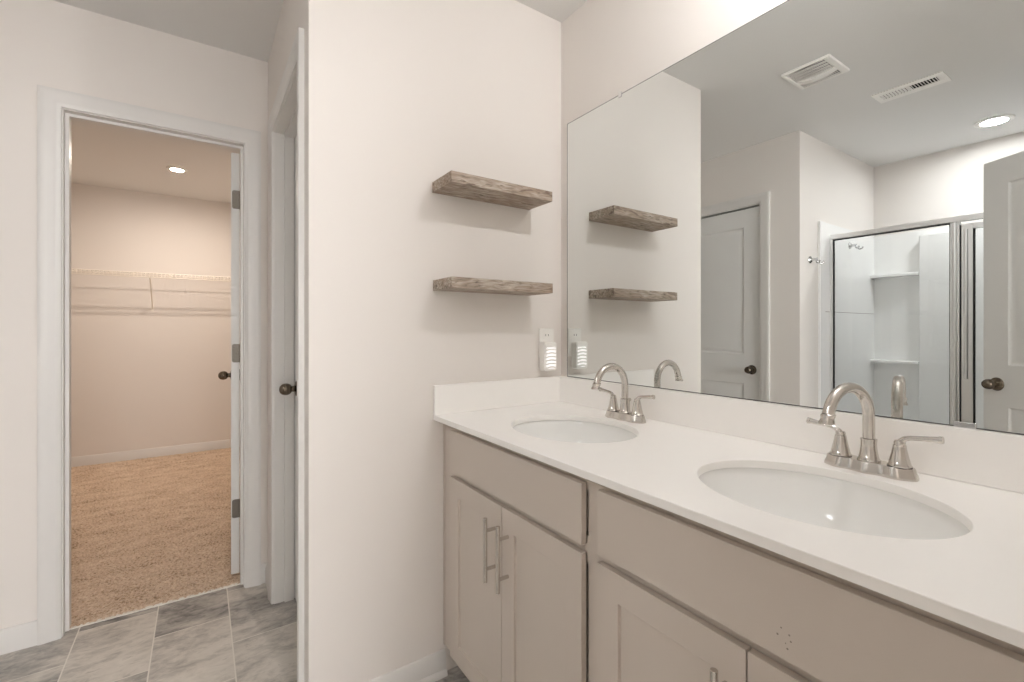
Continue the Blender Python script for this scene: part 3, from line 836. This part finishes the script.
# ------------------------------------------------------------------ shower (seen in the mirror)
t = thing('shower_stall', 'white moulded shower surround with corner shelves behind the glass', 'shower', (-1.42, 0.68, F0))
b = B(); box(b, XB+0.008, -0.951, YW-0.008, YW-0.0005, 0.06, 1.897); box(b, -1.024, -0.951, YW-0.016, YW-0.008, 0.06, 1.897)
obj('side_panel', b, M['fiberglass'], t, smooth=False, bevel=0.002)
b = B(); box(b, XB+0.0005, XB+0.008, YE+0.001, YW-0.0005, 0.06, 1.897); box(b, XB+0.008, XB+0.070, YE+0.009, 1.115, 0.06, 1.85)
obj('back_panel', b, M['fiberglass'], t, smooth=False, bevel=0.006)
b = B(); box(b, XB+0.008, -0.951, YE+0.0005, YE+0.008, 0.06, 1.897); obj('end_panel', b, M['fiberglass'], t, smooth=False)
for z in (1.590, 0.945):
    b = B(); prism(b, [(XB+0.008, YW-0.0085), (XB+0.10, YW-0.0085), (XB+0.098, 1.26), (XB+0.082, 1.115), (XB+0.008, 1.115)], 'z', z-0.022, z)
    obj('corner_shelf', b, M['fiberglass'], t, smooth=False, bevel=0.004)
b = B(); box(b, XB+0.009, XB+0.12, 1.115, YW-0.0086, 1.292, 1.2935)
b.free()
b = B(); box(b, XB+0.01, -1.03, YW-0.0086, YW-0.0078, 1.2945, 1.2975); obj('panel_seam', b, M['steel'], t, smooth=False)
b = B(); box(b, XB+0.0005, -1.055, YE+0.0005, YW-0.0005, F0, F0+0.045); box(b, -1.145, -1.055, YE+0.0005, YW-0.0005, F0+0.045, F0+0.10)
obj('pan', b, M['fiberglass'], t, smooth=False, bevel=0.01)

t = thing('shower_enclosure', 'chrome framed glass shower enclosure with fixed pane and door', 'shower screen', (-1.10, 0.68, F0+0.10))
zb = F0+0.101
GX = -1.100
b = B(); box(b, GX-0.018, GX+0.018, YE+0.009, YW-0.017, 1.783, 1.815); obj('header_rail', b, M['alu'], t, smooth=False, bevel=0.004)
b = B(); box(b, GX-0.016, GX+0.016, YE+0.009, YW-0.017, zb, zb+0.028); obj('sill_rail', b, M['alu'], t, smooth=False, bevel=0.003)
b = B(); box(b, GX-0.016, GX+0.016, 1.374, YW-0.017, zb+0.028, 1.783); obj('wall_jamb', b, M['alu'], t, smooth=False, bevel=0.003)
b = B(); box(b, GX-0.016, GX+0.016, YE+0.009, YE+0.035, zb+0.028, 1.783); obj('wall_jamb', b, M['alu'], t, smooth=False, bevel=0.003)
b = B(); box(b, GX-0.018, GX+0.020, 0.744, 0.784, zb+0.028, 1.783)
tube(b, [(GX+0.020, 0.764, zb+0.03), (GX+0.020, 0.764, 1.782)], 0.012, 14); obj('post', b, M['alu'], t, angle=30, bevel=0.002)
b = B(); box(b, GX-0.003, GX+0.003, 0.786, 1.372, zb+0.030, 1.781); fp = obj('fixed_pane', b, M['glass'], t, smooth=False); fp['label'] = 'clear fixed glass pane'
b = B()
box(b, GX-0.006, GX+0.006, 1.368, 1.3735, zb+0.028, 1.7825); box(b, GX-0.006, GX+0.006, 0.7845, 0.7895, zb+0.028, 1.7825); box(b, GX-0.006, GX+0.006, 0.7895, 1.368, 1.776, 1.7825)
obj('gasket', b, M['gasket'], t, smooth=False)
dr = None
b = B(); y0, y1 = YE+0.040, 0.738
box(b, GX-0.010, GX+0.014, 0.690, y1, zb+0.034, 1.765); box(b, GX-0.010, GX+0.014, y0, y0+0.03, zb+0.034, 1.765)
box(b, GX-0.010, GX+0.014, y0+0.03, 0.690, 1.735, 1.765); box(b, GX-0.010, GX+0.014, y0+0.03, 0.690, zb+0.034, zb+0.064)
tube(b, [(GX+0.018, 0.718, 0.90), (GX+0.018, 0.718, 1.735)], 0.009, 12)
dr = obj('pivot_door', b, M['alu'], t, angle=30, bevel=0.002); dr['label'] = 'chrome framed glass shower door'
b = B(); box(b, GX-0.003, GX+0.003, y0+0.028, 0.692, zb+0.06, 1.738); obj('door_pane', b, M['glass'], dr, smooth=False)
b = B(); box(b, GX-0.006, GX+0.0145, 0.6835, 0.6895, zb+0.064, 1.735); box(b, GX-0.012, GX+0.008, 0.7385, 0.7435, zb+0.034, 1.765); obj('door_gasket', b, M['gasket'], dr, smooth=False)

def robe_hook(x, z, yw, label):
    t = thing('robe_hook', label, 'hook', (x, yw, z), 'chrome hooks by the shower')
    b = B(); lathe(b, [(0.024, 0.0005), (0.024, 0.004), (0.019, 0.009), (0.010, 0.016), (0.008, 0.040), (0.010, 0.044), (0.0, 0.046)], (x, yw, z), (0,-1,0), 24)
    obj('flange', b, M['chrome'], t)
    b = B()
    for sg in (1, -1):
        tube(b, [(x, yw-0.038, z), (x+sg*0.008, yw-0.044, z-0.022), (x+sg*0.018, yw-0.056, z-0.030), (x+sg*0.028, yw-0.066, z-0.026), (x+sg*0.033, yw-0.070, z-0.014)], [0.006, 0.0055, 0.005, 0.005, 0.0058], 12)
    obj('prong', b, M['chrome'], t)
robe_hook(-0.838, 1.630, YW, 'small chrome robe hook on the wall just outside the shower')
robe_hook(-1.430, 1.780, YW-0.008, 'small chrome hook inside the shower, seen through the glass')

# ------------------------------------------------------------------ closet wire shelf
t = thing('wire_shelf', 'white ventilated wire shelf along the closet back wall', 'shelf', (-0.375, CB, 1.66))
wz, y0, y1, x0, x1 = 1.672, CB-0.265, CB-0.006, -1.245, 0.495
b = B(); tube(b, [(x0, y0, wz), (x1, y0, wz)], 0.0042, 8); tube(b, [(x0, y0-0.002, wz-0.036), (x1, y0-0.002, wz-0.036)], 0.0042, 8); obj('front_lip', b, M['vinylwhite'], t)
b = B(); tube(b, [(x0, y1, wz), (x1, y1, wz)], 0.0042, 8); obj('back_rail', b, M['vinylwhite'], t)
b = B()
tube(b, [(x0, (y0+y1)/2, wz-0.003), (x1, (y0+y1)/2, wz-0.003)], 0.003, 8)
k = 62
for i in range(k+1):
    x = x0+0.01+(x1-x0-0.02)*i/k
    tube(b, [(x, y1, wz+0.003), (x, y0, wz+0.003), (x, y0-0.004, wz-0.001), (x, y0-0.004, wz-0.038)], 0.0022, 6)
obj('wire_deck', b, M['vinylwhite'], t)
for x in (-0.37,):
    b = B(); tube(b, [(x, y0-0.002, wz-0.036), (x, y0+0.03, wz-0.06), (x, CB-0.012, 1.385), (x, CB-0.004, 1.37)], 0.0055, 8); box(b, x-0.009, x+0.009, CB-0.006, CB-0.0005, 1.345, 1.40)
    obj('brace', b, M['vinylwhite'], t)
for x in (-1.05, -0.78, -0.51, -0.24, 0.03, 0.30):
    b = B(); box(b, x-0.008, x+0.008, CB-0.014, CB-0.0005, wz-0.012, wz+0.020); obj('wall_clip', b, M['vinylwhite'], t, smooth=False, bevel=0.002)

# ------------------------------------------------------------------ room beyond the entry doorway (behind the camera)
HW = (-0.35, 1.25, 0.75, 2.15)      # unseen window added in its far wall as soft fill light
wn = B()
x0, x1, z0, z1 = HW
box(wn, x0-0.07, x0, -2.318, -2.30+0.03, z0-0.07, z1+0.07); box(wn, x1, x1+0.07, -2.318, -2.30+0.03, z0-0.07, z1+0.07)
box(wn, x0, x1, -2.318, -2.30+0.03, z1, z1+0.07); box(wn, x0-0.10, x1+0.10, -2.318, -2.30+0.06, z0-0.07, z0)
box(wn, x0, x1, -2.36, -2.33, (z0+z1)/2-0.02, (z0+z1)/2+0.02)
wf = struct('fill_window_1', wn, M['trim'], smooth=False, label='unseen white framed window added behind the camera for fill light')
b = B(); box(b, x0, x1, -2.372, -2.366, z0, z1); obj('pane', b, M['window_fill'], wf, smooth=False)
